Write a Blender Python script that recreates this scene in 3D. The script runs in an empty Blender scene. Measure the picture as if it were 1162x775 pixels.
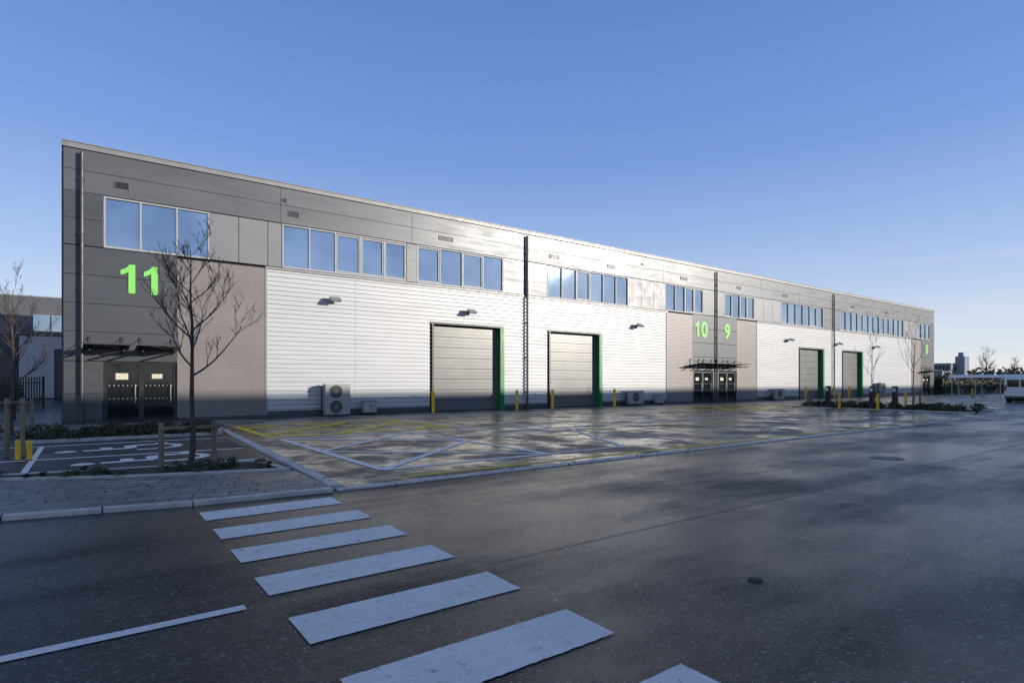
import bpy, bmesh, math, random
from mathutils import Vector, Matrix
R = math.radians
scene = bpy.context.scene
random.seed(7)

# ------------------------------------------------------------------ materials
def new_mat(name):
    m = bpy.data.materials.new(name); m.use_nodes = True
    nt = m.node_tree; b = nt.nodes['Principled BSDF']
    return m, nt, b

def coords(nt, scale=(1,1,1)):
    mp = nt.nodes.new('ShaderNodeMapping')
    mp.inputs['Scale'].default_value = scale
    g = nt.nodes.new('ShaderNodeNewGeometry')
    nt.links.new(g.outputs['Position'], mp.inputs['Vector'])
    return mp.outputs['Vector']

def noise(nt, vec, scale, detail=4, rough=0.6):
    n = nt.nodes.new('ShaderNodeTexNoise')
    n.inputs['Scale'].default_value = scale; n.inputs['Detail'].default_value = detail
    n.inputs['Roughness'].default_value = rough
    nt.links.new(vec, n.inputs['Vector']); return n.outputs['Fac']

def ramp(nt, fac, a, b, lo=(0,0,0,1), hi=(1,1,1,1)):
    r = nt.nodes.new('ShaderNodeValToRGB')
    r.color_ramp.elements[0].position = a; r.color_ramp.elements[1].position = b
    r.color_ramp.elements[0].color = lo; r.color_ramp.elements[1].color = hi
    nt.links.new(fac, r.inputs['Fac']); return r.outputs['Color']

def mix(nt, fac, a, b, mode='MIX'):
    m = nt.nodes.new('ShaderNodeMix'); m.data_type = 'RGBA'; m.blend_type = mode
    for sock, v in ((m.inputs[0], fac), (m.inputs[6], a), (m.inputs[7], b)):
        if isinstance(v, (int, float)): sock.default_value = v
        elif isinstance(v, tuple): sock.default_value = v if len(v) == 4 else (*v, 1)
        else: nt.links.new(v, sock)
    return m.outputs[2]

def maprange(nt, v, a, b, c, d):
    m = nt.nodes.new('ShaderNodeMapRange')
    for i, x in enumerate((a, b, c, d)): m.inputs[i+1].default_value = x
    nt.links.new(v, m.inputs[0]); return m.outputs[0]

def bump(nt, h, bsdf, strength=0.3, dist=0.01):
    b = nt.nodes.new('ShaderNodeBump'); b.inputs['Strength'].default_value = strength
    b.inputs['Distance'].default_value = dist
    nt.links.new(h, b.inputs['Height']); nt.links.new(b.outputs['Normal'], bsdf.inputs['Normal'])

def simple(name, col, rough=0.5, metal=0.0, var=0.15, scale=1.5, stretch=(1,1,1), bstr=0.0, bscale=60, spec=0.5):
    m, nt, b = new_mat(name)
    v = coords(nt, stretch)
    n1 = noise(nt, v, scale, 5)
    lo = tuple(c*(1-var) for c in col); hi = tuple(min(1, c*(1+var)) for c in col)
    c = ramp(nt, n1, 0.3, 0.7, (*lo,1), (*hi,1))
    nt.links.new(c, b.inputs['Base Color'])
    nt.links.new(maprange(nt, noise(nt, v, scale*3.1, 3), 0.3, 0.7, max(0, rough-0.07), min(1, rough+0.07)), b.inputs['Roughness'])
    b.inputs['Metallic'].default_value = metal
    b.inputs['Specular IOR Level'].default_value = spec
    if bstr: bump(nt, noise(nt, v, bscale, 3), b, bstr, 0.01)
    return m

M = {}
M['panel_dark'] = simple('graphite_panel', (0.075,0.080,0.087), 0.42, 0.15, 0.10, 0.4, (0.5,1,2.5))
M['panel_top'] = simple('grey_panel', (0.125,0.129,0.134), 0.40, 0.22, 0.10, 0.4, (0.4,1,3))
M['panel_mid'] = simple('mid_grey_panel', (0.21,0.212,0.215), 0.45, 0.12, 0.07, 0.5)
M['joint'] = simple('joint_black', (0.02,0.02,0.021), 0.7)
M['trim'] = simple('parapet_trim', (0.26,0.255,0.25), 0.45, 0.15, 0.12, 2)
M['white_clad'] = simple('silver_white_cladding', (0.53,0.53,0.525), 0.45, 0.08, 0.06, 0.5, (0.4,1,3), spec=0.4)
M['green'] = simple('green_paint', (0.01,0.20,0.055), 0.4, 0, 0.1)
M['num'] = simple('lime_number', (0.24,0.72,0.13), 0.5, 0, 0.03)
M['frame'] = simple('window_frame_grey', (0.38,0.38,0.37), 0.5, 0.0, 0.05)
M['black'] = simple('black_metal', (0.015,0.015,0.017), 0.4, 0.0, 0.2)
M['dkmetal'] = simple('dark_grey_metal', (0.06,0.062,0.066), 0.45, 0.1, 0.1)
M['ltmetal'] = simple('galvanised_metal', (0.38,0.39,0.40), 0.45, 0.5, 0.12, 4)
M['acwhite'] = simple('ac_casing', (0.36,0.36,0.345), 0.45, 0, 0.08)
M['yellow'] = simple('yellow_steel', (0.80,0.50,0.02), 0.4, 0, 0.12, 4)
M['timber'] = simple('timber_post', (0.23,0.18,0.115), 0.8, 0, 0.35, 6, (1,1,0.15), 0.3)
M['bark'] = simple('bark', (0.075,0.055,0.042), 0.8, 0, 0.35, 20, (1,1,0.4), 0.4, 80)
M['concrete'] = simple('kerb_concrete', (0.49,0.465,0.43), 0.6, 0, 0.28, 3, (1,1,1), 0.3, 90, 0.3)
M['soil'] = simple('soil', (0.030,0.022,0.015), 0.9, 0, 0.5, 9, (1,1,1), 0.9, 30)
M['roof'] = simple('roof_sheet', (0.3,0.3,0.31), 0.5, 0.2)
M['leafA'] = simple('leaf_dark', (0.025,0.045,0.018), 0.6, 0, 0.3, 8)
M['leafB'] = simple('leaf_green', (0.06,0.08,0.025), 0.6, 0, 0.3, 8)
M['leafC'] = simple('leaf_brown', (0.10,0.06,0.03), 0.7, 0, 0.3, 8)
M['vanwhite'] = simple('van_paint', (0.75,0.75,0.76), 0.25, 0, 0.02)
M['rubber'] = simple('tyre_rubber', (0.02,0.02,0.02), 0.8)
M['red'] = simple('red_lens', (0.5,0.02,0.02), 0.2)
M['poster'] = simple('notice_paper', (0.7,0.62,0.45), 0.6, 0, 0.2, 14)
M['farwall'] = simple('far_wall', (0.22,0.24,0.28), 0.8)
M['whitesheet'] = simple('white_membrane', (0.72,0.72,0.72), 0.5, 0, 0.05)

m, nt, b = new_mat('taupe_microrib_panel')
v = coords(nt)
w = nt.nodes.new('ShaderNodeTexWave'); w.bands_direction = 'Z'; w.inputs['Scale'].default_value = 3.2
nt.links.new(v, w.inputs['Vector'])
c = ramp(nt, noise(nt, v, 0.6, 4), 0.3, 0.7, (0.215,0.185,0.172,1), (0.26,0.225,0.21,1))
c = mix(nt, 0.15, c, w.outputs['Color'], 'MULTIPLY')
nt.links.new(c, b.inputs['Base Color']); b.inputs['Roughness'].default_value = 0.42; b.inputs['Metallic'].default_value = 0.05
bump(nt, w.outputs['Fac'], b, 0.3, 0.008); M['taupe'] = m

m, nt, b = new_mat('solar_glass')
v = coords(nt)
c = ramp(nt, noise(nt, v, 0.35, 3), 0.35, 0.65, (0.33,0.41,0.50,1), (0.47,0.55,0.64,1))
nt.links.new(c, b.inputs['Base Color']); b.inputs['Metallic'].default_value = 0.92; b.inputs['Roughness'].default_value = 0.03
bump(nt, noise(nt, v, 0.9, 2), b, 0.05, 0.05); M['glass'] = m
m, nt, b = new_mat('dark_glass')
b.inputs['Base Color'].default_value = (0.012,0.014,0.016,1); b.inputs['Roughness'].default_value = 0.05
M['dglass'] = m

m, nt, b = new_mat('sectional_shutter')
v = coords(nt)
c = ramp(nt, noise(nt, v, 0.5, 4), 0.3, 0.7, (0.145,0.145,0.14,1), (0.18,0.18,0.175,1))
nt.links.new(c, b.inputs['Base Color']); b.inputs['Roughness'].default_value = 0.36; b.inputs['Metallic'].default_value = 0.2
M['shutter'] = m

# asphalt
m, nt, b = new_mat('wet_asphalt')
v = coords(nt)
vs = coords(nt, (0.16, 0.7, 1))
big = noise(nt, v, 0.28, 6, 0.65); streak = noise(nt, vs, 1.0, 6, 0.65); fine = noise(nt, v, 34, 6, 0.8); med = noise(nt, v, 5, 6)
vor = nt.nodes.new('ShaderNodeTexVoronoi'); vor.inputs['Scale'].default_value = 55; nt.links.new(v, vor.inputs['Vector'])
vsep = nt.nodes.new('ShaderNodeSeparateColor'); nt.links.new(vor.outputs['Color'], vsep.inputs[0])
wet = mix(nt, 0.5, big, streak)
c = ramp(nt, wet, 0.40, 0.60, (0.005,0.0055,0.006,1), (0.020,0.019,0.019,1))
c = mix(nt, ramp(nt, vsep.outputs[0], 0.78, 0.97), c, (0.16,0.157,0.15), 'MIX')
c = mix(nt, ramp(nt, fine, 0.42, 0.55), (0.0015,0.0015,0.002), c)
c = mix(nt, ramp(nt, med, 0.62, 0.88), c, (0.04,0.038,0.035))
nt.links.new(c, b.inputs['Base Color'])
nt.links.new(maprange(nt, wet, 0.40, 0.60, 0.15, 0.45), b.inputs['Roughness'])
nt.links.new(maprange(nt, wet, 0.40, 0.60, 0.42, 0.12), b.inputs['Specular IOR Level'])
hh = mix(nt, 0.6, vsep.outputs[0], fine)
bump(nt, hh, b, 0.7, 0.012); M['asphalt'] = m

def paver(name, c1, c2, mort, bw, bh, rough_lo, rough_hi, bs=0.5, ms=0.006, rot=0, s_lo=0.5, s_hi=0.2, dry=(1.5,1.45,1.38)):
    m, nt, b = new_mat(name)
    g = nt.nodes.new('ShaderNodeNewGeometry'); mp = nt.nodes.new('ShaderNodeMapping')
    mp.inputs['Rotation'].default_value = (0,0,rot)
    nt.links.new(g.outputs['Position'], mp.inputs['Vector']); v = mp.outputs['Vector']
    br = nt.nodes.new('ShaderNodeTexBrick'); nt.links.new(v, br.inputs['Vector'])
    br.inputs['Scale'].default_value = 1; br.inputs['Brick Width'].default_value = bw; br.inputs['Row Height'].default_value = bh
    br.inputs['Mortar Size'].default_value = ms; br.inputs['Color1'].default_value = (*c1,1); br.inputs['Color2'].default_value = (*c2,1)
    br.inputs['Mortar'].default_value = (*mort,1); br.inputs['Mortar Smooth'].default_value = 0.3
    rn = noise(nt, v, 0.55, 7, 0.7)
    c = mix(nt, 1.0, br.outputs['Color'], ramp(nt, rn, 0.42, 0.58, (0.45,0.45,0.47,1), (*dry,1)), 'MULTIPLY')
    c = mix(nt, 0.45, c, ramp(nt, noise(nt, v, 4, 6, 0.7), 0.3, 0.7, (0.35,0.35,0.35,1), (1.6,1.6,1.6,1)), 'MULTIPLY')
    nt.links.new(c, b.inputs['Base Color'])
    nt.links.new(maprange(nt, rn, 0.42, 0.58, rough_lo, rough_hi), b.inputs['Roughness'])
    nt.links.new(maprange(nt, rn, 0.42, 0.58, s_lo, s_hi), b.inputs['Specular IOR Level'])
    h = mix(nt, 0.35, br.outputs['Fac'], noise(nt, v, 60, 3))
    inv = nt.nodes.new('ShaderNodeInvert'); nt.links.new(h, inv.inputs['Color'])
    bump(nt, inv.outputs[0], b, bs, 0.006); return m
M['blocks'] = paver('charcoal_block_paving', (0.050,0.047,0.044), (0.078,0.072,0.066), (0.018,0.018,0.018), 0.2, 0.1, 0.16, 0.55, s_lo=0.6, s_hi=0.15, dry=(1.6,1.5,1.38))
M['bays'] = paver('bay_block_paving', (0.045,0.046,0.052), (0.07,0.07,0.075), (0.02,0.02,0.02), 0.2, 0.1, 0.45, 0.7, s_lo=0.3, s_hi=0.1)
M['footway'] = paver('footway_slabs', (0.19,0.185,0.18), (0.26,0.25,0.24), (0.05,0.05,0.045), 0.45, 0.3, 0.4, 0.65, 0.6, 0.014, rot=0.28, dry=(1.2,1.18,1.15))
M['apron'] = paver('concrete_apron', (0.22,0.21,0.20), (0.25,0.24,0.225), (0.08,0.08,0.075), 5.0, 5.0, 0.25, 0.6, 0.3, 0.02, dry=(1.2,1.18,1.15))

def paint(name, col, under=(0.04,0.04,0.04), wear=0.60):
    m, nt, b = new_mat(name)
    v = coords(nt)
    a = noise(nt, v, 9, 8, 0.75); fine = noise(nt, v, 70, 4, 0.7)
    c = ramp(nt, noise(nt, v, 1.6, 5), 0.3, 0.7, (*[x*0.82 for x in col],1), (*col,1))
    mk = mix(nt, 0.35, a, fine)
    c = mix(nt, ramp(nt, mk, wear-0.06, wear+0.05), c, under)
    c = mix(nt, 0.3, c, ramp(nt, fine, 0.35, 0.6, (0.5,0.5,0.5,1), (1.1,1.1,1.1,1)), 'MULTIPLY')
    nt.links.new(c, b.inputs['Base Color']); b.inputs['Roughness'].default_value = 0.6; b.inputs['Specular IOR Level'].default_value = 0.3
    bump(nt, fine, b, 0.5, 0.006); return m
M['wpaint'] = paint('white_road_paint', (0.85,0.82,0.76), wear=0.61)
M['wpaint2'] = paint('worn_white_paint', (0.90,0.88,0.83), wear=0.66)
M['ypaint'] = paint('yellow_road_paint', (0.88,0.62,0.03), wear=0.66)
M['seam'] = simple('road_seam', (0.12,0.12,0.12), 0.6, 0, 0.4, 3)

m, nt, b = new_mat('ground_far')
v = coords(nt)
c = ramp(nt, noise(nt, v, 0.02, 6), 0.35, 0.65, (0.05,0.055,0.03,1), (0.10,0.095,0.06,1))
nt.links.new(c, b.inputs['Base Color']); b.inputs['Roughness'].default_value = 0.9; M['land'] = m

# ------------------------------------------------------------------ mesh helpers
col = scene.collection
def link(o, parent=None):
    col.objects.link(o)
    if parent is not None:
        o.parent = parent
        o.matrix_parent_inverse = Matrix.Translation(parent.location).inverted()
    return o
def empty(name, loc=(0,0,0)):
    e = bpy.data.objects.new(name, None); e.empty_display_size = 0.5; e.location = loc
    col.objects.link(e); return e
def mesh_obj(name, verts, faces, mats, parent=None, fmat=None, smooth=False):
    me = bpy.data.meshes.new(name); me.from_pydata([tuple(v) for v in verts], [], faces)
    if not isinstance(mats, (list, tuple)): mats = [mats]
    for mt in mats: me.materials.append(mt)
    if fmat:
        for p, i in zip(me.polygons, fmat): p.material_index = i
    if smooth:
        for p in me.polygons: p.use_smooth = True
    me.update(); o = bpy.data.objects.new(name, me)
    return link(o, parent)
class B:
    """accumulates boxes / tubes into a single mesh"""
    def __init__(s): s.v=[]; s.f=[]; s.m=[]; s.mats=[]
    def mi(s, mt):
        if mt not in s.mats: s.mats.append(mt)
        return s.mats.index(mt)
    def box(s, x0,x1,y0,y1,z0,z1, mt, rot=None, piv=None):
        i=len(s.v)
        pts=[(x0,y0,z0),(x1,y0,z0),(x1,y1,z0),(x0,y1,z0),(x0,y0,z1),(x1,y0,z1),(x1,y1,z1),(x0,y1,z1)]
        if rot is not None:
            P=Vector(piv if piv else ((x0+x1)/2,(y0+y1)/2,(z0+z1)/2)); pts=[tuple(rot@(Vector(p)-P)+P) for p in pts]
        s.v+=pts
        for q in ((0,3,2,1),(4,5,6,7),(0,1,5,4),(1,2,6,5),(2,3,7,6),(3,0,4,7)):
            s.f.append(tuple(i+k for k in q)); s.m.append(s.mi(mt))
    def quad(s, a,b_,c,d, mt):
        i=len(s.v); s.v+=[a,b_,c,d]; s.f.append((i,i+1,i+2,i+3)); s.m.append(s.mi(mt))
    def tube(s, p0,p1,r0,r1,mt,n=10,cap=True):
        p0=Vector(p0);p1=Vector(p1);d=(p1-p0).normalized()
        a=d.orthogonal().normalized();b_=d.cross(a);i=len(s.v)
        for p,r in((p0,r0),(p1,r1)):
            for k in range(n):
                t=2*math.pi*k/n; s.v.append(tuple(p+a*math.cos(t)*r+b_*math.sin(t)*r))
        for k in range(n):
            s.f.append((i+k,i+(k+1)%n,i+n+(k+1)%n,i+n+k)); s.m.append(s.mi(mt))
        if cap:
            s.f.append(tuple(i+k for k in reversed(range(n)))); s.m.append(s.mi(mt))
            s.f.append(tuple(i+n+k for k in range(n))); s.m.append(s.mi(mt))
    def obj(s, name, parent=None, bevel=0, smooth=False):
        o=mesh_obj(name,s.v,s.f,s.mats,parent,s.m,smooth)
        if bevel:
            bv=o.modifiers.new('bevel','BEVEL'); bv.width=bevel; bv.segments=2; bv.limit_method='ANGLE'
        return o
def sheet(name, pts, z, mt, parent=None):
    return mesh_obj(name, [(x,y,z) for x,y in pts], [tuple(range(len(pts)))], mt, parent)
def rect(x0,x1,y0,y1): return [(x0,y0),(x1,y0),(x1,y1),(x0,y1)]
def slab(name, pts, z0, z1, mt, parent=None, bevel=0):
    n=len(pts); v=[(x,y,z0) for x,y in pts]+[(x,y,z1) for x,y in pts]
    f=[tuple(reversed(range(n))), tuple(range(n,2*n))]+[(k,(k+1)%n,n+(k+1)%n,n+k) for k in range(n)]
    return mesh_obj(name,v,f,mt,parent)

# ------------------------------------------------------------------ world / sun
SUN_EL, SUN_AZ = 12.0, 139.0      # azimuth clockwise from +Y
w = bpy.data.worlds.new('World'); scene.world = w; w.use_nodes = True
nt = w.node_tree; bg = nt.nodes['Background']
sky = nt.nodes.new('ShaderNodeTexSky'); sky.sky_type='NISHITA'; sky.sun_disc=False
sky.sun_elevation=R(SUN_EL); sky.sun_rotation=R(SUN_AZ); sky.air_density=1.0; sky.dust_density=0.2; sky.ozone_density=2.0
tc = nt.nodes.new('ShaderNodeTexCoord'); sx = nt.nodes.new('ShaderNodeSeparateXYZ'); nt.links.new(tc.outputs['Generated'], sx.inputs[0])
rp = nt.nodes.new('ShaderNodeValToRGB'); nt.links.new(sx.outputs['Z'], rp.inputs['Fac'])
els = rp.color_ramp.elements
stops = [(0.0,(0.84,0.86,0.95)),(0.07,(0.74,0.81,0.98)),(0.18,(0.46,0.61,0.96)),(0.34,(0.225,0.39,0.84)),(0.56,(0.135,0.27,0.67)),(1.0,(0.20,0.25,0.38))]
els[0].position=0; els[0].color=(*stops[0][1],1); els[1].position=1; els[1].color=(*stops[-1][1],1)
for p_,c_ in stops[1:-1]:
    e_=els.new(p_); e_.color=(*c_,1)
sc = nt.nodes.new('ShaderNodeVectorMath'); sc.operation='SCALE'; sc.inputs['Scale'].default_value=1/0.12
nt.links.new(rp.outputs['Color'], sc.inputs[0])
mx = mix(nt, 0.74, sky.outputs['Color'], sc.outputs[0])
cm = nt.nodes.new('ShaderNodeMapping'); cm.inputs['Scale'].default_value=(1.2,1.2,14); nt.links.new(tc.outputs['Generated'], cm.inputs['Vector'])
cf = ramp(nt, noise(nt, cm.outputs['Vector'], 2.2, 6, 0.55), 0.46, 0.76)
lowm = maprange(nt, sx.outputs['Z'], 0.0, 0.22, 0.6, 0.0)
mm = nt.nodes.new('ShaderNodeMath'); mm.operation='MULTIPLY'; nt.links.new(cf, mm.inputs[0]); nt.links.new(lowm, mm.inputs[1])
mx = mix(nt, mm.outputs[0], mx, (7.8,7.1,7.2))
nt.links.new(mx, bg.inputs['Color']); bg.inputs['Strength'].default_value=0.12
sl = bpy.data.lights.new('sun','SUN'); sl.energy=4.7; sl.angle=R(0.5); sl.color=(1.0,0.93,0.83)
so = bpy.data.objects.new('sun', sl); col.objects.link(so)
sd = Vector((math.sin(R(SUN_AZ))*math.cos(R(SUN_EL)), math.cos(R(SUN_AZ))*math.cos(R(SUN_EL)), math.sin(R(SUN_EL))))
so.rotation_euler = sd.to_track_quat('Z','Y').to_euler(); so.location=(60,-60,40)

# ------------------------------------------------------------------ camera
cam = bpy.data.cameras.new('camera'); cam.sensor_width=36; cam.lens=20.3; cam.shift_y=0.0392; cam.clip_end=4000; cam.clip_start=0.05
co = bpy.data.objects.new('camera', cam); co.location=(0,0,1.6); co.rotation_euler=(R(90),0,R(-36.3)); col.objects.link(co)
scene.camera = co
scene.view_settings.view_transform='Standard'; scene.view_settings.look='None'; scene.view_settings.exposure=0

# ------------------------------------------------------------------ grounds
sheet('ground', rect(-1500,2500,-1500,2500), -0.01, M['land'])
sheet('road', rect(-80,260,-22,9.0), 0.0, M['asphalt'])
sheet('side_road', rect(-80,260,9.0,68), -0.004, M['asphalt'])
sheet('forecourt', [(3.15,8.5),(82,8.5),(82,22.5),(3.6,22.5)], 0.008, M['blocks'])
sheet('concrete_apron', [(3.62,22.5),(84.5,22.5),(84.5,26.9),(3.62,26.9)], 0.012, M['apron'])
kb = B()
x=2.95
while x<82:
    kb.box(x, x+0.905, 8.27, 8.50, -0.02, 0.020, M['concrete']); x+=0.915
kb.obj('flush_kerb', None, 0.004)
kb = B()
for i in range(15):
    t0=i/15; t1=(i+0.985)/15
    ax=3.0+0.6*t0; ay=8.52+13*t0; bx=3.0+0.6*t1; by=8.52+13*t1
    q=[(ax-0.09,ay),(ax+0.10,ay),(bx+0.10,by),(bx-0.09,by)]
    j=len(kb.v); kb.v+=[(a,c,-0.02) for a,c in q]+[(a,c,0.05) for a,c in q]
    for f in ((0,3,2,1),(4,5,6,7),(0,1,5,4),(1,2,6,5),(2,3,7,6),(3,0,4,7)): kb.f.append(tuple(j+k for k in f)); kb.m.append(kb.mi(M['concrete']))
kb.obj('edging_kerb', None, 0.006)

front=[(-40,15.0),(-12,11.6),(-5,9.85),(-0.8,8.82),(1.1,8.42),(2.9,8.28)]
back=[(2.9,10.35),(0.57,11.1),(-1.1,11.95),(-5,14.0),(-12,16.5),(-40,20)]
slab('footway', [(a,c+0.14) for a,c in front]+back, -0.02, 0.055, M['footway'])
kb=B()
for (ax,ay),(bx,by) in zip(front[:-1],front[1:]):
    L=math.hypot(bx-ax,by-ay); n=max(1,int(L/0.915))
    for i in range(n):
        t0=i/n; t1=(i+0.985)/n
        q=[(ax+(bx-ax)*t0,ay+(by-ay)*t0),(ax+(bx-ax)*t1,ay+(by-ay)*t1)]
        q=[q[0],q[1],(q[1][0],q[1][1]+0.135),(q[0][0],q[0][1]+0.135)]
        zt = 0.10 if q[0][0]<-0.9 else 0.06
        j=len(kb.v); kb.v+=[(a,c,-0.02) for a,c in q]+[(a,c,zt) for a,c in q]
        for f in ((0,3,2,1),(4,5,6,7),(0,1,5,4),(1,2,6,5),(2,3,7,6),(3,0,4,7)): kb.f.append(tuple(j+k for k in f)); kb.m.append(kb.mi(M['concrete']))
kb.obj('footway_kerb', None, 0.012)
sheet('disabled_parking_bays', [(-14,12.55),(2.98,12.55),(3.25,19.2),(-14,19.2)], 0.006, M['bays'])
slab('entrance_paving', [(-12,21.5),(3.55,21.5),(3.6,26.9),(-12,26.9)], -0.02, 0.05, M['footway'])

def leaves(name, pts_fn, n, size, mats, weights, parent=None):
    v=[];f=[];fm=[]
    for i in range(n):
        p=Vector(pts_fn()); s=size*random.uniform(0.5,1.3)
        a=Vector((random.gauss(0,1),random.gauss(0,1),random.gauss(0,1))).normalized()
        b_=a.orthogonal().normalized(); b_.rotate(Matrix.Rotation(random.uniform(0,6.28),3,a)); c_=a.cross(b_)
        j=len(v); v+=[p-b_*s, p+c_*s*0.45, p+b_*s, p-c_*s*0.45]; f.append((j,j+1,j+2,j+3)); fm.append(random.choices(range(len(mats)),weights)[0])
    return mesh_obj(name,v,f,mats,parent,fm)

def inpoly(x,y,P):
    r=False;j=len(P)-1
    for i in range(len(P)):
        if (P[i][1]>y)!=(P[j][1]>y) and x<(P[j][0]-P[i][0])*(y-P[i][1])/(P[j][1]-P[i][1])+P[i][0]: r=not r
        j=i
    return r
def planting(P, h, n, clumps, size=0.05):
    e=empty('planting_bed',(sum(p[0] for p in P)/len(P),sum(p[1] for p in P)/len(P),0))
    slab('soil',P,-0.02,0.07,M['soil'],e)
    xs=[p[0] for p in P];ys=[p[1] for p in P]
    cl=[]
    while len(cl)<clumps:
        x=random.uniform(min(xs),max(xs));y=random.uniform(min(ys),max(ys))
        if inpoly(x,y,P): cl.append((x,y,random.uniform(0.4,1.0)))
    def fn():
        c=random.choice(cl);r=0.24*c[2]*h/0.35
        x=random.gauss(c[0],r*0.6);y=random.gauss(c[1],r*0.6)
        d=math.hypot(x-c[0],y-c[1])
        return (x,y,0.07+random.random()**0.7*h*c[2]*max(0.1,1-(d/(2*r))**2))
    leaves('shrubs',fn,n,size,[M['leafA'],M['leafB'],M['leafC']],[5,2,3],e)
    kb=B()
    for (ax,ay),(bx,by) in zip(P,P[1:]+P[:1]):
        L=math.hypot(bx-ax,by-ay)
        if L<0.05: continue
        nx,ny=-(by-ay)/L*0.05,(bx-ax)/L*0.05
        q=[(ax-nx,ay-ny),(bx-nx,by-ny),(bx+nx,by+ny),(ax+nx,ay+ny)]
        j=len(kb.v); kb.v+=[(a,c,-0.02) for a,c in q]+[(a,c,0.09) for a,c in q]
        for f in ((0,3,2,1),(4,5,6,7),(0,1,5,4),(1,2,6,5),(2,3,7,6),(3,0,4,7)): kb.f.append(tuple(j+k for k in f)); kb.m.append(kb.mi(M['concrete']))
    kb.obj('edging',e,0.005)
planting([(-12,16.8),(-5,14.25),(-1.1,12.05),(0.57,11.2),(2.82,10.5),(2.55,11.95),(0.4,12.25),(-1.2,12.55),(-5,14.9),(-12,17.4)],0.12,9000,120,0.026)
planting([(-1.4,19.3),(3.25,19.3),(3.4,21.4),(-1.4,21.4)],0.38,12000,70,0.045)
planting([(35.3,9.6),(38.6,9.6),(38.6,18.6),(35.3,18.6)],0.42,9000,60,0.06)
planting([(-12,22.2),(-2.2,22.2),(-2.2,24.2),(-12,24.2)],0.45,6000,50,0.06)
planting([(60,8.9),(64,8.9),(64,14),(60,14)],0.4,4000,30,0.08)
def litter():
    if random.random()<0.6: x=random.uniform(-3,3.4); return (x, 10.6-0.42*x+random.gauss(0,0.7), 0.068)
    return (random.uniform(3,14),8.35+random.gauss(0,0.12),0.027)
leaves('leaf_litter',litter,260,0.022,[M['leafC'],M['leafB']],[4,1])

# ------------------------------------------------------------------ markings
def strokes(name, lines, mt, z):
    b_=B()
    for i,(x0,y0,x1,y1,w_) in enumerate(lines):
        L=math.hypot(x1-x0,y1-y0); nx,ny=-(y1-y0)/L*w_/2,(x1-x0)/L*w_/2; zz=z+0.0006*(i%9)
        b_.quad((x0-nx,y0-ny,zz),(x1-nx,y1-ny,zz),(x1+nx,y1+ny,zz),(x0+nx,y0+ny,zz),mt)
    return b_.obj(name)
zb=B()
for y0,y1 in ((7.43,7.93),(6.46,6.95),(5.52,6.0),(4.55,5.03),(3.56,4.04),(2.57,3.05),(1.58,2.07),(0.6,1.08)):
    rnd=random.Random(int(y0*100)); n=60
    bot=[(1.09+1.61*i/n, y0+rnd.gauss(0,0.0018),0.005) for i in range(n+1)]
    topp=[(1.09+1.61*i/n+ (0.01 if i==n else 0), y1+rnd.gauss(0,0.0018),0.005) for i in range(n+1)]
    for i in range(n): zb.quad(bot[i],bot[i+1],topp[i+1],topp[i],M['wpaint'])
zb.obj('zebra_crossing')
strokes('road_marking',[(-16,4.42,0.90,4.42,0.10)],M['wpaint'],0.005)
sheet('road_joint',[(2.9,4.20),(120,4.20),(120,4.212),(2.9,4.215)],0.004,M['seam'])

def hatch(x0,x1,y0,y1,sp,ang,w_=0.10):
    out=[];d=(math.cos(ang),math.sin(ang));n=(-d[1],d[0])
    cs=[x*n[0]+y*n[1] for x in(x0,x1) for y in(y0,y1)];c=min(cs)+sp*0.5
    while c<max(cs):
        ts=[]
        px,py=n[0]*c,n[1]*c
        for X in(x0,x1):
            t=(X-px)/d[0];Y=py+t*d[1]
            if y0<=Y<=y1: ts.append(t)
        for Y in(y0,y1):
            t=(Y-py)/d[1];X=px+t*d[0]
            if x0<=X<=x1: ts.append(t)
        if len(ts)>=2 and max(ts)-min(ts)>0.2: out.append((px+min(ts)*d[0],py+min(ts)*d[1],px+max(ts)*d[0],py+max(ts)*d[1],w_))
        c+=sp
    return out
def boxl(x0,x1,y0,y1,w=0.14): return [(x0,y0,x1,y0,w),(x1,y0,x1,y1,w),(x1,y1,x0,y1,w),(x0,y1,x0,y0,w)]
strokes('hatched_bay_marking', boxl(4.3,8.2,9.8,16.6,0.17)+[(4.3,9.8,8.2,13.2,0.17),(8.2,9.8,4.3,13.2,0.17),(4.3,13.2,8.2,16.6,0.17),(8.2,13.2,4.3,16.6,0.17)],M['wpaint2'],0.013)
strokes('yellow_hatched_marking', boxl(4.2,10.2,17.4,22.2,0.24)+hatch(4.2,10.2,17.4,22.2,1.9,R(45),0.24)+hatch(4.2,10.2,17.4,22.2,1.9,R(135),0.24),M['ypaint'],0.013)
strokes('yellow_hatched_marking', boxl(28.5,38,17.5,22.2,0.26)+hatch(28.5,38,17.5,22.2,2.1,R(45),0.26)+hatch(28.5,38,17.5,22.2,2.1,R(135),0.26),M['ypaint'],0.013)
strokes('yellow_line_marking',[(4.3,8.86,34,8.86,0.13),(10.6,12.9,20.5,12.9,0.14)],M['ypaint'],0.013)
ll=[]
for xx in (10.6,12.9,19.2,21.6,27.2): ll.append((xx,15.2,xx,22.2,0.18))
ll+= [(10.6,15.2,28.2,15.2,0.17),(8.2,9.8,10.6,9.8,0.15),(10.6,9.8,13.0,14.4,0.15),(13.0,9.8,13.0,14.4,0.15),(13,14.4,8.2,14.4,0.15)]
for xx in (15.5,18,20.5,23,25.5,28): ll.append((xx,9.6,xx,14.2,0.14))
for xx in (41,43.5,46,48.5,51,53.5,56,58.5): ll.append((xx,9.5,xx,14.3,0.18))
for xx in (40,42.5,45,66,68.5,71): ll.append((xx,17.5,xx,22.3,0.18))
strokes('parking_bay_marking',ll,M['wpaint2'],0.013)
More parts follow.
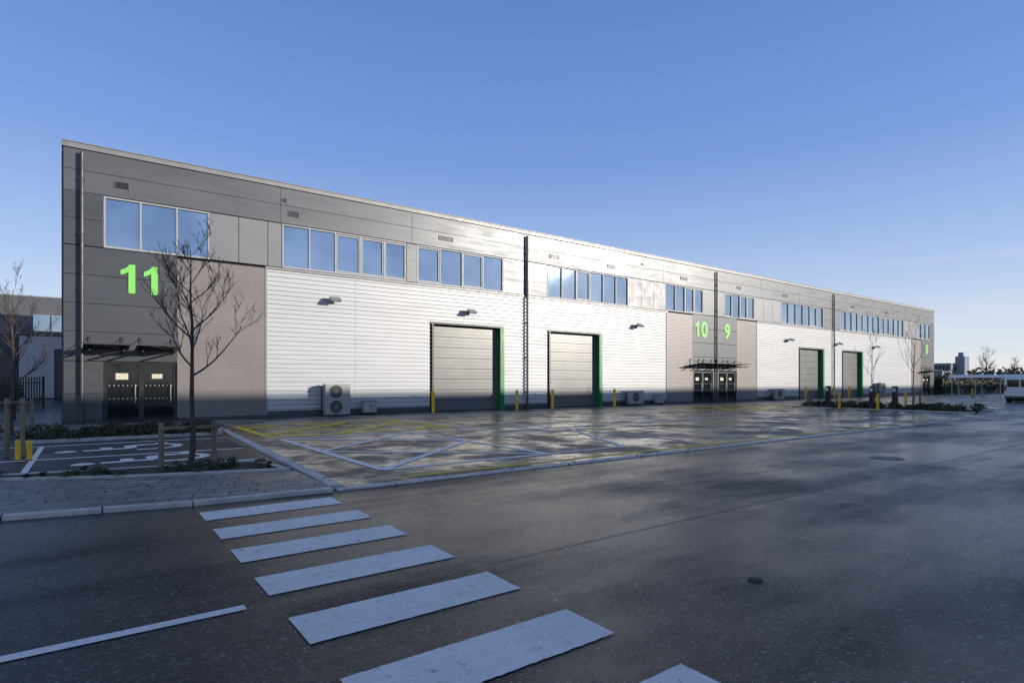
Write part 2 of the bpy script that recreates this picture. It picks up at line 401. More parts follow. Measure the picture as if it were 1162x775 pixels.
strokes('parking_bay_marking',[(-8,15.55,3.0,14.95,0.14),(-8,18.4,3.15,18.1,0.14),(-8,12.85,2.9,12.7,0.10),(-0.9,12.9,-0.9,18.2,0.10)],M['wpaint2'],0.011)
db=B(); 
for i in range(60): db.box(4+i*1.3,4+i*1.3+1.29,16.95,17.12,-0.01,0.0125,M['concrete'])
db.obj('drainage_channel')
def wheelchair(cx,cy,s):
    def T(a,b_): return (cx - b_*s, cy + a*s)
    L=[]
    n=20
    for i in range(n):
        a0=R(150+i*(260/n)); a1=R(150+(i+1)*(260/n)+3)
        p=T(0.05+0.30*math.cos(a0),-0.12+0.30*math.sin(a0)); q=T(0.05+0.30*math.cos(a1),-0.12+0.30*math.sin(a1)); L.append((*p,*q,0.10*s))
    for a,b_,c_,d in ((-0.05,0.55,-0.02,0.08),(-0.02,0.08,0.26,0.08),(0.26,0.08,0.38,-0.30),(0.38,-0.30,0.50,-0.26),(-0.04,0.32,0.20,0.32)):
        L.append((*T(a,b_),*T(c_,d),0.12*s))
    for k in range(6):
        a=R(k*30); L.append((*T(-0.07-0.095*math.cos(a),0.70-0.095*math.sin(a)),*T(-0.07+0.095*math.cos(a),0.70+0.095*math.sin(a)),0.11*s))
    strokes('disabled_bay_symbol',L,M['wpaint2'],0.011)
wheelchair(1.0,16.6,2.0); wheelchair(1.25,13.95,1.9)

def manhole(x,y,r=0.32,z=0.004):
    e=empty('manhole_cover',(x,y,0)); b_=B(); b_.tube((x,y,-0.01),(x,y,z+0.003),r,r,M['dkmetal'],32); 
    for i in range(-4,5):
        hw=math.sqrt(max(0,(r*0.85)**2-(i*r*0.2)**2)); b_.box(x-hw,x+hw,y+i*r*0.2-0.012*r/0.32,y+i*r*0.2+0.012*r/0.32,z+0.001,z+0.006,M['black'])
    b_.obj('cover',e)
manhole(13.5,5.1); manhole(4.35,2.6,0.06)
def gully(x,y):
    e=empty('drain_grate',(x,y,0)); b_=B(); b_.box(x,x+0.45,y,y+0.4,-0.01,0.006,M['dkmetal'])
    for i in range(8): b_.box(x+0.03+i*0.052,x+0.05+i*0.052,y+0.03,y+0.37,0.004,0.012,M['black'])
    b_.obj('grate',e)
gully(24,7.8)

# ------------------------------------------------------------------ main building
YF=26.5; H=10.3
def corr(bld,x0,x1,z0,z1,Y=YF,name='ribbed_cladding'):
    prof=[]; per=0.2; k=math.floor(z0/per)
    z=k*per
    while z<z1+per:
        for dz,dy in((0,0),(0.075,0),(0.095,0.045),(0.175,0.045)): prof.append((z+dz,dy))
        z+=per
    pr=[(zz,dy) for zz,dy in prof if z0<zz<z1]
    def at(zq):
        for (a,da),(c,dc) in zip(prof,prof[1:]):
            if a<=zq<=c: return da+(dc-da)*(zq-a)/(c-a)
        return 0
    pr=[(z0,at(z0))]+pr+[(z1,at(z1))]
    nsh=max(1,round((x1-x0)/5.2)); v=[];f=[]
    for sidx in range(nsh):
        a=x0+(x1-x0)*sidx/nsh; c=x0+(x1-x0)*(sidx+1)/nsh-(0.008 if sidx<nsh-1 else 0); o_=len(v)
        for zz,dy in pr: v+=[(a,Y+dy,zz),(c,Y+dy,zz)]
        for i in range(len(pr)-1): f.append((o_+2*i,o_+2*i+1,o_+2*i+3,o_+2*i+2))
    return mesh_obj(name,v,f,M['white_clad'],bld)

def panels(b_, xs, zs, mt, y=YF, th=0.07, g=0.012):
    for a,c in zip(xs,xs[1:]):
        for d,e in zip(zs,zs[1:]): b_.box(a+g,c-g,y,y+th,d+g,e-g,mt)

def window_band(bld, xs, z0=6.62, z1=8.55):
    fr=B(); gl=B(); x0,x1=xs[0],xs[-1]
    fr.box(x0,x1,YF-0.01,YF+0.13,z1-0.06,z1,M['frame']); fr.box(x0,x1,YF-0.03,YF+0.13,z0,z0+0.07,M['frame'])
    for i,x in enumerate(xs):
        a=x-0.03 if 0<i<len(xs)-1 else (x if i==0 else x-0.06)
        fr.box(a,a+0.06,YF-0.006,YF+0.13,z0+0.07,z1-0.06,M['frame'])
    for a,c in zip(xs,xs[1:]):
        t=random.uniform(-0.006,0.006); t2=random.uniform(-0.006,0.006)
        gl.quad((a,YF+0.07+t,z0),(c,YF+0.07-t,z0),(c,YF+0.07-t+t2,z1),(a,YF+0.07+t+t2,z1),M['glass'])
        if random.random()<0.35:
            for (p,q,r_,s_) in ((a+0.05,c-0.05,z0+0.09,z0+0.15),(a+0.05,c-0.05,z1-0.15,z1-0.09),(a+0.05,a+0.10,z0+0.15,z1-0.15),(c-0.10,c-0.05,z0+0.15,z1-0.15)):
                fr.box(p,q,YF+0.01,YF+0.08,r_,s_,M['frame'])
    fr.obj('window_frames',bld); gl.obj('window_glass',bld)

def shutter(bld,x0,x1,zt=4.6):
    s=B(); y=YF+0.33
    n=8
    for i in range(n):
        z0=0.06+i*(zt-0.12)/n; z1=0.06+(i+1)*(zt-0.12)/n
        s.box(x0+0.1,x1-0.1,y,y+0.05,z0+0.008,z1-0.008,M['shutter'])
        for k in (0.33,0.66):
            zz=z0+(z1-z0)*k; s.box(x0+0.1,x1-0.1,y-0.012,y,zz-0.012,zz+0.012,M['shutter'])
    s.box(x0+0.1,x1-0.1,y-0.01,y+0.04,0.01,0.06,M['black'])
    s.obj('shutter_slats',bld,0.004)
    j=B()
    j.box(x0,x0+0.1,YF-0.03,YF+0.42,0.013,zt,M['dkmetal']); j.box(x1-0.1,x1,YF-0.03,YF+0.42,0.013,zt,M['green'])
    j.box(x1,x1+0.16,YF-0.035,YF+0.02,0.013,zt+0.1,M['green'])
    j.box(x0-0.10,x1,YF-0.033,YF+0.42,zt,zt+0.1,M['dkmetal'])
    j.obj('shutter_frame',bld)

def entrance(bld,x0,x1,zt=2.35):
    e=B(); y=YF+0.12
    mid=(x0+x1)/2
    for a,c in((x0,mid),(mid,x1)):
        e.box(a,a+0.09,y-0.05,y+0.05,0.05,zt,M['black']); e.box(c-0.09,c,y-0.05,y+0.05,0.05,zt,M['black'])
        e.box(a+0.09,c-0.09,y-0.05,y+0.05,zt-0.09,zt,M['black']); e.box(a+0.09,c-0.09,y-0.05,y+0.05,0.05,0.16,M['black'])
        e.box(a+0.09,c-0.09,y,y+0.02,0.16,zt-0.09,M['dglass'])
        n=7
        for i in range(n):
            for z in (0.95,1.45):
                xx=a+0.16+i*(c-a-0.32)/(n-1); e.box(xx-0.02,xx+0.02,y-0.006,y-0.002,z-0.02,z+0.02,M['frame'])
        e.tube((c-0.2,y-0.10,0.8),(c-0.2,y-0.10,1.5),0.018,0.018,M['ltmetal'])
    e.box(x0+0.35,x0+0.75,y-0.010,y-0.003,1.68,1.92,M['poster']); e.box(mid+0.35,mid+0.7,y-0.010,y-0.003,1.72,1.90,M['poster'])
    e.obj('entrance_doors',bld)
    c_=B()
    for a,d in((x0-0.65,x0+0.75),(x0+0.95,x1+0.05)):
        rot=Matrix.Rotation(R(-6),3,'X')
        c_.box(a,d,YF-1.25,YF-0.02,2.80,2.825,M['dglass'],rot,(a,YF,2.8))
        c_.box(a,d,YF-1.28,YF-1.25,2.93,2.98,M['dkmetal'])
        for xx in (a+0.2,d-0.2):
            c_.box(xx-0.02,xx+0.02,YF-1.2,YF,2.70,2.76,M['dkmetal'])
            c_.tube((xx,YF-0.02,3.25),(xx,YF-0.95,2.88),0.014,0.014,M['dkmetal'],6)
            c_.box(xx-0.05,xx+0.05,YF-0.04,YF,2.65,3.3,M['dkmetal'])
    c_.obj('entrance_canopy',bld)

def number(bld,txt,x,z=4.98,size=1.58):
    for ch in txt:
        if ch=='1':
            P=[(0.25,0),(0.47,0),(0.47,1.10),(0.29,1.10),(0.22,1.00),(0.12,0.92),(0.0,0.86),(0.0,0.68),(0.13,0.73),(0.25,0.81)]
            n=len(P); v=[(x+a,YF-0.028,z+c) for a,c in P]+[(x+a,YF-0.004,z+c) for a,c in P]
            mesh_obj('unit_number_sign',v,[tuple(range(n)),tuple(reversed(range(n,2*n)))]+[(k,n+k,n+(k+1)%n,(k+1)%n) for k in range(n)],M['num'],bld)
            x+=0.74; continue
        cu=bpy.data.curves.new('unit_number','FONT'); cu.body=ch; cu.size=size; cu.offset=0.04; cu.extrude=0.012
        o=bpy.data.objects.new('tmp',cu); col.objects.link(o); bpy.context.view_layer.update()
        me=bpy.data.meshes.new_from_object(o.evaluated_get(bpy.context.evaluated_depsgraph_get())); bpy.data.objects.remove(o)
        me.transform(Matrix.Translation((x,YF-0.016,z))@Matrix.Rotation(R(90),4,'X')); me.materials.clear(); me.materials.append(M['num'])
        n=bpy.data.objects.new('unit_number_sign',me); link(n,bld); x+=0.85

def floodlight(bld,x,z=5.25):
    f=B(); f.box(x-0.07,x+0.07,YF-0.05,YF+0.02,z-0.1,z+0.1,M['dkmetal']); f.tube((x,YF,z),(x,YF-0.28,z+0.03),0.025,0.025,M['dkmetal'],8)
    rot=Matrix.Rotation(R(28),3,'X'); f.box(x-0.24,x+0.24,YF-0.52,YF-0.2,z+0.02,z+0.14,M['ltmetal'],rot); f.box(x-0.2,x+0.2,YF-0.50,YF-0.22,z-0.005,z+0.018,M['frame'],rot,(x,YF-0.36,z+0.08))
    f.obj('wall_floodlight',bld,0.008)
def vent(bld,x,z=9.0,w_=0.42,h=0.24):
    f=B(); f.box(x-w_/2,x+w_/2,YF-0.02,YF+0.03,z-h/2,z+h/2,M['black'])
    for i in range(5):
        zz=z-h/2+h*(i+0.5)/5; f.box(x-w_/2+0.01,x+w_/2-0.01,YF-0.035,YF-0.02,zz-0.008,zz+0.004,M['dkmetal'])
    for a,c in((x-w_/2-0.02,x-w_/2),(x+w_/2,x+w_/2+0.02)): f.box(a,c,YF-0.04,YF+0.02,z-h/2,z+h/2,M['panel_mid'])
    f.obj('louvre_vent',bld)
def downpipe(bld,x):
    f=B(); f.tube((x,YF-0.12,0.12),(x,YF-0.12,10.0),0.065,0.065,M['dkmetal'],14)
    for z in (1,3,5,7,9): f.box(x-0.09,x+0.09,YF-0.14,YF-0.001,z-0.025,z+0.025,M['dkmetal'])
    f.tube((x,YF-0.12,0.14),(x,YF-0.22,0.06),0.065,0.065,M['dkmetal'],14)
    f.obj('downpipe',bld)

bl = empty('industrial_unit_building',(41.5,YF,0))
XE=83.9; XS=-0.72
core=B()
core.box(XS+0.02,XE-0.02,YF+0.6,58,0,10.0,M['joint'])
core.box(XS+0.02,XE-0.02,YF+0.16,YF+0.6,6.5,10.0,M['joint'])
ops=[(0.5,2.85,2.35),(14.33,18.75,4.7),(22.2,26.5,4.7),(36.2,38.5,2.4),(39.3,41.6,2.4),(51.5,55.9,4.7),(59.8,64.1,4.7),(80.3,82.6,2.4)]
px=XS+0.02
for a,c,zt in ops:
    core.box(px,a,YF+0.07,YF+0.6,0,6.5,M['joint']); core.box(a,c,YF+0.07,YF+0.6,zt,6.5,M['joint']); px=c
core.box(px,XE-0.02,YF+0.07,YF+0.6,0,6.5,M['joint'])
core.obj('structural_core',bl)
rb=B()
rb.box(XS-0.0,XE+0.0,YF+0.05,58.2,10.02,10.12,M['roof'])
rb.box(XS-0.05,XE+0.05,YF-0.07,YF+0.25,10.14,10.32,M['trim']); rb.box(XS-0.05,XS+0.2,YF+0.25,58.2,10.14,10.32,M['trim']); rb.box(XE-0.2,XE+0.05,YF+0.25,58.2,10.14,10.32,M['trim']); rb.box(XS,XE,57.95,58.25,10.14,10.32,M['trim'])
rb.box(XS-0.02,XE+0.02,YF-0.10,YF+0.2,10.325,10.36,M['trim'])
rb.obj('roof_parapet',bl,0.006)
sb=B()
ys=[YF+0.08+i*6.28 for i in range(6)]
for a,c in zip(ys,ys[1:]):
    for z in range(10):
        sb.box(XS-0.05,XS+0.02,a+0.01,c-0.01,z*1.0+0.02,z+0.98,M['panel_dark']); sb.box(XE-0.02,XE+0.05,a+0.01,c-0.01,z*1.0+0.02,z+0.98,M['panel_dark'])
sb.obj('end_wall_panels',bl)
fp=B()
top=[XS,6.82,13.2,20.48,26.6,32.7,38.89,45.2,51.5,57.8,66.5,75.2,XE]
panels(fp,top,[8.58,9.38,10.14],M['panel_top'],g=0.007)
panels(fp,[XS,0.48],[6.62,7.6,8.58],M['panel_dark'],g=0.007)
panels(fp,[XS,0.46],[0.15,1.15,2.36],M['panel_dark'],g=0.007)
panels(fp,[XS,2.87],[2.37,3.45,4.5,5.55,6.60],M['panel_dark'],g=0.007)
panels(fp,[4.04,5.14,6.30,6.88],[6.62,8.56],M['panel_mid'])
panels(fp,[12.90,13.47],[6.62,8.56],M['panel_top'])
panels(fp,[18.85,20.48,22.05],[6.62,8.56],M['panel_top'])
panels(fp,[29.1,30.4,31.7,32.93],[6.62,8.56],M['panel_mid'])
panels(fp,[37.33,38.89,40.04],[6.62,8.56],M['panel_top'])
panels(fp,[44.24,45.6,47,48.34],[6.62,8.56],M['panel_mid'])
panels(fp,[55.87,57.8,59.2],[6.62,8.56],M['panel_top'])
panels(fp,[74.6,75.9,77.2,78.5],[6.62,8.56],M['panel_mid'])
panels(fp,[82.5,XE],[6.62,8.56],M['panel_dark'])
panels(fp,[36.05,41.7],[2.42,3.45,4.5,5.55,6.60],M['panel_dark'])
panels(fp,[36.05,36.2],[0.15,2.42],M['panel_dark']); panels(fp,[38.5,39.3],[0.15,1.2,2.42],M['panel_dark'])
panels(fp,[79.6,XE],[2.42,3.45,4.5,5.55,6.60],M['panel_dark']); panels(fp,[79.6,80.3],[0.15,1.2,2.42],M['panel_dark']); panels(fp,[82.6,XE],[0.15,1.2,2.42],M['panel_dark'])
for a,c in((2.87,6.23),(33.1,36.05),(41.7,44.6),(77,79.6)):
    panels(fp,[a,c],[0.15,6.52],M['taupe'],g=0.004)
fp.box(6.2,33.2,YF-0.03,YF+0.05,6.50,6.60,M['trim']); fp.box(44.6,77,YF-0.03,YF+0.05,6.50,6.60,M['trim'])
for a,c in((XS,0.5),(2.87,14.2),(18.95,22.08),(26.7,36.2),(38.5,39.3),(41.6,51.4),(56.1,59.7),(64.3,80.3),(82.6,XE)):
    fp.box(a,c,YF-0.012,YF+0.06,0,0.146,M['dkmetal'])
for x in (6.23,33.1,44.6,77.0): fp.box(x-0.04,x+0.04,YF-0.02,YF+0.05,0.148,6.50,M['trim'])
for a,c in((6.27,14.22),(18.92,22.09),(26.67,33.06),(44.64,51.4),(56.07,59.7),(64.27,76.96)): fp.box(a,c,YF-0.012,YF+0.06,0.148,0.32,M['panel_dark'])
fp.obj('facade_panels',bl,0.004)
for a,c in((6.27,14.22),(18.92,22.09),(26.67,33.06),(44.64,51.4),(56.07,59.7),(64.27,76.96)): corr(bl,a,c,0.32,6.50)
for a,c in((14.22,18.92),(22.09,26.67),(51.4,56.07),(59.7,64.27)): corr(bl,a,c,4.7,6.50)
window_band(bl,[0.48,1.65,2.87,4.04]); window_band(bl,[6.90,8.09,9.28,10.5,11.7,12.88]); window_band(bl,[13.47,14.81,16.16,17.5,18.85])
window_band(bl,[22.07+i*1.172 for i in range(7)]); window_band(bl,[32.93+i*1.1 for i in range(5)])
window_band(bl,[40.04+i*1.05 for i in range(5)]); window_band(bl,[48.34+i*1.255 for i in range(7)])
window_band(bl,[59.2+i*1.28 for i in range(13)]); window_band(bl,[78.5+i*1.33 for i in range(4)])
shutter(bl,14.33,18.75); shutter(bl,22.2,26.5); shutter(bl,51.5,55.9); shutter(bl,59.8,64.1)
entrance(bl,0.5,2.85); entrance(bl,36.2,38.5); entrance(bl,39.3,41.6); entrance(bl,80.3,82.6)
number(bl,'11',1.0); number(bl,'10',36.3); number(bl,'9',40.0); number(bl,'8',81.0)
for x,z in((9.15,5.3),(16.55,5.28),(29.9,5.3),(49.5,5.2),(58.6,5.2),(67,5.2)): floodlight(bl,x,z)
for x in (1.05,7.4): vent(bl,x,9.05)
for x,w_ in((15.16,0.8),(22.6,0.7),(27.5,0.7),(35,0.7),(42,0.5),(49,0.7),(62,0.7),(70,0.7)): vent(bl,x,9.1,w_)
for x in (7.0,30.5): vent(bl,x,9.6,0.16,0.16)
for x in (-0.18,20.48,38.89,57.8): downpipe(bl,x)

def bollard(x,y,h=1.15,mt='yellow',r=0.085):
    e=empty('safety_bollard',(x,y,0)); b_=B(); b_.tube((x,y,0),(x,y,h-0.04),r,r,M[mt],20); b_.tube((x,y,h-0.04),(x,y,h),r,r*0.6,M[mt],20); b_.tube((x,y,0.0),(x,y,0.03),r*1.4,r*1.3,M['dkmetal'],20); b_.obj('post',e,0)
for x in (14.0,19.25,21.85,27.0,51.1,56.4,59.4,64.6): bollard(x,25.75)
bollard(-1.14,15.3,0.42,'yellow',0.045); bollard(-0.95,15.15,0.42,'yellow',0.045)
for x,y in((34.8,13.6),(34.8,15.6),(44,15.5),(74,20)): bollard(x,y,0.95,'yellow',0.07)

def ac(x0,x1,y,z0,z1,fans):
    e=empty('air_conditioning_unit',((x0+x1)/2,y,0)); b_=B()
    b_.box(x0,x1,y,y+0.38,z0,z1,M['acwhite']); b_.box(x0,x1,y+0.02,y+0.36,z0-0.08,z0-0.001,M['dkmetal'])
    fx=x0+(x1-x0)*0.42
    for i in range(fans):
        zc=z0+(z1-z0)*(i+0.5)/fans; r=min(0.30,(z1-z0)/fans*0.42)
        b_.tube((fx,y-0.012,zc),(fx,y-0.001,zc),r,r,M['black'],28)
        for k in (0.25,0.5,0.75,1.0):
            n=24
            for q in range(n):
                a0=2*math.pi*q/n;a1=2*math.pi*(q+1)/n
                b_.tube((fx+r*k*math.cos(a0),y-0.025,zc+r*k*math.sin(a0)),(fx+r*k*math.cos(a1),y-0.025,zc+r*k*math.sin(a1)),0.006,0.006,M['acwhite'],4,False)
        for q in range(8):
            a0=math.pi*q/8; b_.tube((fx-r*math.cos(a0),y-0.022,zc-r*math.sin(a0)),(fx+r*math.cos(a0),y-0.022,zc+r*math.sin(a0)),0.005,0.005,M['acwhite'],4,False)
    b_.box(x0+(x1-x0)*0.84,x0+(x1-x0)*0.845,y-0.003,y,z0+0.02,z1-0.02,M['joint'])
    b_.tube((x0-0.08,y+0.3,0.2),(x0-0.08,y+0.3,z1*0.9),0.03,0.03,M['black'],8); b_.tube((x0-0.08,y+0.3,z1*0.9),(x0-0.08,YF+0.02,z1*0.95),0.03,0.03,M['black'],8)
    b_.obj('casing',e,0.008)
ac(8.6,9.75,25.85,0.12,1.50,2); ac(28.6,29.9,25.85,0.15,1.0,1); ac(46.5,47.8,25.85,0.15,1.0,1); ac(67,68.2,25.85,0.12,1.5,2)
def cabinet(x):
    e=empty('electrical_cabinet',(x,26,0)); b_=B(); b_.box(x,x+0.62,25.95,26.3,0.15,0.68,M['acwhite']); b_.box(x+0.05,x+0.1,25.97,26.28,0.012,0.149,M['dkmetal']); b_.box(x+0.5,x+0.55,25.97,26.28,0.012,0.149,M['dkmetal']); b_.box(x+0.30,x+0.305,25.945,25.95,0.17,0.66,M['joint'])
    b_.box(x+0.35,x+0.38,25.93,25.95,0.38,0.46,M['black']); b_.box(x-0.02,x+0.64,25.93,26.32,0.68,0.70,M['dkmetal']); b_.obj('cabinet',e,0.006)
cabinet(10.45); cabinet(31.5)

# ------------------------------------------------------------------ other buildings
def unit_block(x0,x1,yf,yb,h,face):
    e=empty('warehouse_building',((x0+x1)/2,yf,0)); b_=B()
    y0,y1=min(yf,yb),max(yf,yb)
    b_.box(x0,x1,y0+0.2,y1-0.2,0,h-0.1,M['panel_dark'])
    b_.box(x0-0.1,x1+0.1,y0+0.05,y1-0.05,h-0.098,h,M['trim'])
    def F(a,c,z0,z1,mt,d=0.0,t=0.1):
        ya=yf+face*d; b_.box(a,c,min(ya,ya-face*t),max(ya,ya-face*t),z0,z1,mt)
    n=max(2,int((x1-x0)/18)); L=(x1-x0)/n
    for i in range(n):
        a=x0+i*L
        F(a+0.02,a+L-0.02,h*0.62,h-0.12,M['panel_top'],0,0.19)
        sx=a+L*0.25
        F(a+2,sx,0.1,h*0.61,M['white_clad'],0,0.19); F(sx+4.6,a+L-0.1,0.1,h*0.61,M['white_clad'],0,0.19); F(sx,sx+4.6,4.6,h*0.61,M['white_clad'],0,0.19)
        F(sx+0.05,sx+4.55,0.05,4.55,M['panel_dark'],-0.12,0.07)
        F(sx+4.6,sx+4.8,0.05,4.6,M['green'],0.02,0.05)
        F(a+0.1,a+1.9,0.1,h*0.61,M['panel_dark'],0,0.19)
        for k in range(8): F(a+3+k*1.3,a+4.2+k*1.3,h*0.66,h*0.82,M['glass'],0.02,0.05)
    b_.obj('walls',e)
unit_block(-61,11,68,95,9.4,-1)
unit_block(22,150,-18,-50,13.6,1)

e=empty('distant_tower_building',(358,109,0)); b_=B()
b_.box(352,362,104,113,0,11,M['farwall']); b_.box(358,365,100,104,0,14.5,M['farwall']); b_.box(359,361,101,103,14.5,16.5,M['farwall']); b_.box(340,352,104,114,0,7,M['farwall'])
for k in range(5): b_.box(351.9,352,105+k*1.6,106+k*1.6,7.5,10,M['black'])
b_.obj('walls',e)

# ------------------------------------------------------------------ trees
def bare_tree(name,x,y,h,seed,r0=0.06,spread=1.0,fork=0.42,z0=0.05,dens=1.0,lean=0.75,nb=15,L1=0.36):
    rnd=random.Random(seed); e=empty(name,(x,y,0)); b_=B()
    def branch(p,d,L,r,depth):
        n=6 if depth<2 else 3; q=p.copy(); pts=[(q.copy(),r)]
        for i in range(n):
            d=(d+Vector((rnd.gauss(0,.10),rnd.gauss(0,.10),rnd.gauss(0.06,.05)))).normalized()
            q=q+d*L/n; rr=r*(1-0.8*(i+1)/n)+0.0015; pts.append((q.copy(),rr))
        for (a,ra),(c,rc) in zip(pts,pts[1:]): b_.tube(a,c,ra,rc,M['bark'],7 if depth<2 else 4,False)
        if depth>=4 or L<0.10: return
        k={1:8,2:4,3:3}.get(depth,3)
        for i in range(int(k*dens)):
            t=rnd.uniform(0.2,0.98); idx=min(n-1,int(t*n)); f=t*n-idx
            pp=pts[idx][0].lerp(pts[idx+1][0],f); rr=pts[idx][1]*(1-f)+pts[idx+1][1]*f
            s=Vector((rnd.gauss(0,1),rnd.gauss(0,1),rnd.uniform(0.1,1.0))).normalized()
            nd=(d*0.85+s*0.75*spread).normalized()
            branch(pp,nd,L*rnd.uniform(0.3,0.58),max(0.003,rr*0.6),depth+1)
    n=12; q=Vector((x,y,z0)); pts=[(q.copy(),r0)]
    for i in range(n):
        q=q+Vector((rnd.gauss(0,.016*h/4),rnd.gauss(0,.016*h/4),h*0.97/n)); pts.append((q.copy(),r0*(1-0.90*(i+1)/n)))
    for (a,ra),(c,rc) in zip(pts,pts[1:]): b_.tube(a,c,ra,rc,M['bark'],9,False)
    b_.tube((x,y,z0-0.05),(x,y,z0+0.12),r0*1.5,r0,M['bark'],9,False)
    for i in range(nb):
        t=fork+(0.97-fork)*(i/(nb-1)); idx=min(n-1,int(t*n)); f=t*n-idx
        pp=pts[idx][0].lerp(pts[idx+1][0],f); rr=pts[idx][1]*(1-f)+pts[idx+1][1]*f
        a=i*2.4+rnd.uniform(-.4,.4); up=lean+0.7*(t-fork)
        d=Vector((math.cos(a)*spread,math.sin(a)*spread,up)).normalized()
        branch(pp,d,h*L1*(1.15-0.8*(t-fork)/(1-fork))*rnd.uniform(0.7,1.1),rr*0.55,1)
    b_.obj('trunk_and_branches',e,smooth=True)
    return e
bare_tree('bare_tree',1.50,11.9,4.05,23,0.055,1.0,0.42,lean=0.65,nb=14,dens=0.9,L1=0.35)
bare_tree('bare_tree',-1.75,21.9,4.3,5,0.05,0.7,0.35,nb=11,dens=0.9)
bare_tree('bare_tree',-2.6,33.0,4.3,8,0.06,0.9,0.35,nb=11,dens=0.9)
bare_tree('bare_tree',36.6,14.6,4.3,21,0.035,0.6,0.35,dens=0.6,nb=8)
bare_tree('bare_tree',37.6,12.9,4.9,22,0.035,0.6,0.35,dens=0.6,nb=9)
for x,y,h,s in((188,47.7,10,31),(205,46,8,32),(196,40,7,33),(150,30,6,34)): bare_tree('bare_tree',x,y,h,s,0.22,1.0,0.2,0,1.3)

def stake_frame(x,y,w_=0.85,h=0.86,dy=0):
    e=empty('tree_stake_frame',(x,y,0)); b_=B()
    for xx,yy in((x-w_/2,y+dy),(x+w_/2,y-dy)): b_.tube((xx,yy,0),(xx,yy,h),0.048,0.045,M['timber'],12)
    b_.box(x-w_/2-0.05,x+w_/2+0.05,y-0.065-0.02,y-0.065+0.015,h-0.12,h-0.06,M['timber'])
    b_.box(x-0.05,x+0.05,y-0.09,y+0.05,h-0.15,h-0.09,M['black'])
    b_.obj('posts',e,0.004)
stake_frame(1.48,12.02); stake_frame(-1.75,21.7,0.9,1.1); stake_frame(36.6,14.4,0.9,1.1); stake_frame(37.6,12.7,0.9,1.1)
stake_frame(-1.25,16.1,0.25,1.25)

def hedge(name,x0,x1,y0,y1,h,n,size,wt=(6,2,1)):
    e=empty(name,((x0+x1)/2,(y0+y1)/2,0))
    b_=B(); b_.box(x0+0.25,x1-0.25,y0+0.25,y1-0.25,0,h-0.3,M['leafA']); b_.obj('inner_twigs',e)
    leaves('foliage',lambda:(random.uniform(x0,x1),random.uniform(y0,y1),random.uniform(0.05,1)**0.8*h*random.uniform(0.9,1.06)),n,size,[M['leafA'],M['leafB'],M['leafC']],wt,e)
hedge('hedge',84.4,112,25.6,27.2,2.3,16000,0.13)
hedge('hedge',90,150,12,14,1.9,12000,0.18)
def fl():
    x=random.uniform(170,420); return (x, 40+x*0.05+random.gauss(0,6), random.random()**1.6*(3.2+1.5*math.sin(x*0.13)+math.sin(x*0.41)))
leaves('distant_trees',fl,16000,0.8,[M['leafA'],M['leafC'],M['leafB']],[5,3,1])
def fl2():
    x=random.uniform(150,420); return (x, -10+random.gauss(0,6), random.random()**1.6*(3+1.2*math.sin(x*0.1)))
leaves('distant_trees',fl2,9000,0.8,[M['leafA'],M['leafC'],M['leafB']],[5,3,1])
hedge('hedge',-14,-4,58,59.5,1.4,4000,0.1)

def shelter(x,y0,y1):
    e=empty('cycle_shelter',(x,(y0+y1)/2,0)); b_=B(); n=8
    k=int((y1-y0)/2)
    for i in range(k+1):
        y=y0+i*(y1-y0)/k
        b_.box(x+1.0,x+1.08,y-0.04,y+0.04,0,2.1,M['ltmetal']); b_.box(x-1.0,x-0.92,y-0.04,y+0.04,0,1.95,M['ltmetal'])
        for j in range(n):
            t0=j/n;t1=(j+1)/n; z=lambda t:2.0+0.32*math.sin(t*math.pi)
            b_.tube((x-1.2+2.4*t0,y,z(t0)-0.05),(x-1.2+2.4*t1,y,z(t1)-0.05),0.03,0.03,M['ltmetal'],6,False)
    for j in range(n):
        t0=j/n;t1=(j+1)/n; z=lambda t:2.0+0.32*math.sin(t*math.pi)
        a,c=x-1.2+2.4*t0,x-1.2+2.4*t1
        b_.quad((a,y0-0.3,z(t0)),(c,y0-0.3,z(t1)),(c,y1+0.3,z(t1)),(a,y1+0.3,z(t0)),M['whitesheet'])
    for i in range(int((y1-y0)/1.0)):
        y=y0+0.5+i
        b_.tube((x-0.4,y,0),(x-0.4,y,0.8),0.025,0.025,M['ltmetal'],6); b_.tube((x+0.4,y,0),(x+0.4,y,0.8),0.025,0.025,M['ltmetal'],6); b_.tube((x-0.4,y,0.8),(x+0.4,y,0.8),0.025,0.025,M['ltmetal'],6)
    b_.obj('shelter_frame',e)
shelter(74,15.5,21.5)

def charger(x,y):
    e=empty('ev_charging_post',(x,y,0)); b_=B()
    b_.box(x-0.14,x+0.14,y-0.1,y+0.1,0.07,1.35,M['black']); b_.box(x-0.145,x-0.14,y-0.07,y+0.07,1.05,1.25,M['whitesheet']); b_.box(x-0.2,x+0.2,y-0.16,y+0.16,0.05,0.09,M['dkmetal'])
    b_.tube((x-0.16,y,0.95),(x-0.20,y+0.08,0.5),0.02,0.02,M['black'],8); b_.tube((x-0.20,y+0.08,0.5),(x-0.16,y,0.35),0.02,0.02,M['black'],8)
    b_.obj('post',e,0.02)
charger(35.6,14.2); charger(36.0,13.2); charger(35.6,16.6)

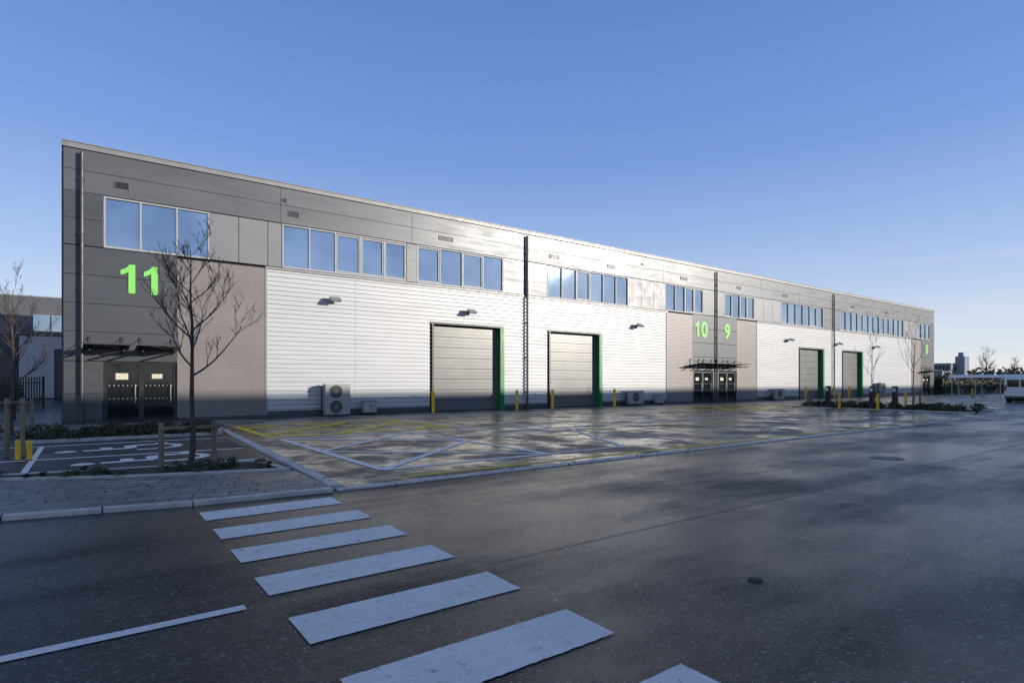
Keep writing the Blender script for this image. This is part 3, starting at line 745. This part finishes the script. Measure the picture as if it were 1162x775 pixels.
def van(x,y):
    e=empty('parked_van',(x,y,0))
    prof=[(0,0.35),(0,1.75),(0.12,2.0),(3.3,2.0),(3.95,1.25),(4.75,1.0),(4.85,0.85),(4.85,0.35)]
    bm=bmesh.new(); A=[bm.verts.new((x+px_,y-0.95,z)) for px_,z in prof]; C=[bm.verts.new((x+px_,y+0.95,z)) for px_,z in prof]
    bm.faces.new(A); bm.faces.new(list(reversed(C)))
    for i in range(len(prof)): bm.faces.new((A[i],C[i],C[(i+1)%len(prof)],A[(i+1)%len(prof)]))
    bmesh.ops.recalc_face_normals(bm,faces=bm.faces); me=bpy.data.meshes.new('body'); bm.to_mesh(me); me.materials.append(M['vanwhite'])
    o=bpy.data.objects.new('body',me); link(o,e); bv=o.modifiers.new('b','BEVEL'); bv.width=0.08; bv.segments=3
    b_=B()
    for wx in (0.95,3.9):
        for s in(-1,1): b_.tube((x+wx,y+s*0.72,0.33),(x+wx,y+s*0.97,0.33),0.33,0.33,M['rubber'],24); b_.tube((x+wx,y+s*0.95,0.33),(x+wx,y+s*0.985,0.33),0.2,0.18,M['ltmetal'],16)
    b_.box(x-0.012,x+0.02,y-0.75,y-0.05,1.2,1.75,M['dglass']); b_.box(x-0.012,x+0.02,y+0.05,y+0.75,1.2,1.75,M['dglass'])
    for s in(-1,1):
        b_.box(x-0.015,x+0.03,y+s*0.86-0.05,y+s*0.86+0.05,0.9,1.35,M['red'])
        ys_=y+s*0.955
        b_.quad((x+2.55,ys_,1.2),(x+3.75,ys_,1.2),(x+3.3,ys_,1.8),(x+2.55,ys_,1.8),M['dglass'])
    b_.quad((x+3.38,y-0.8,1.93),(x+3.38,y+0.8,1.93),(x+3.96,y+0.8,1.30),(x+3.96,y-0.8,1.30),M['dglass'])
    b_.box(x-0.08,x,y-0.9,y+0.9,0.32,0.5,M['dkmetal']); b_.box(x+4.84,x+4.9,y-0.9,y+0.9,0.32,0.5,M['dkmetal'])
    b_.obj('wheels_and_windows',e)
van(57.0,12.5)

e=empty('metal_fence',(-5,46,0)); b_=B()
x=-14
while x<-2.2:
    b_.box(x,x+0.07,46,46.03,0.05,1.9,M['black']); x+=0.13
b_.box(-14,-2.2,46.03,46.07,0.4,0.45,M['black']); b_.box(-14,-2.2,46.03,46.07,1.5,1.55,M['black'])
for xx in (-14,-11,-8,-5,-2.2): b_.box(xx-0.04,xx+0.04,46.07,46.15,0,1.95,M['black'])
b_.obj('pales',e)
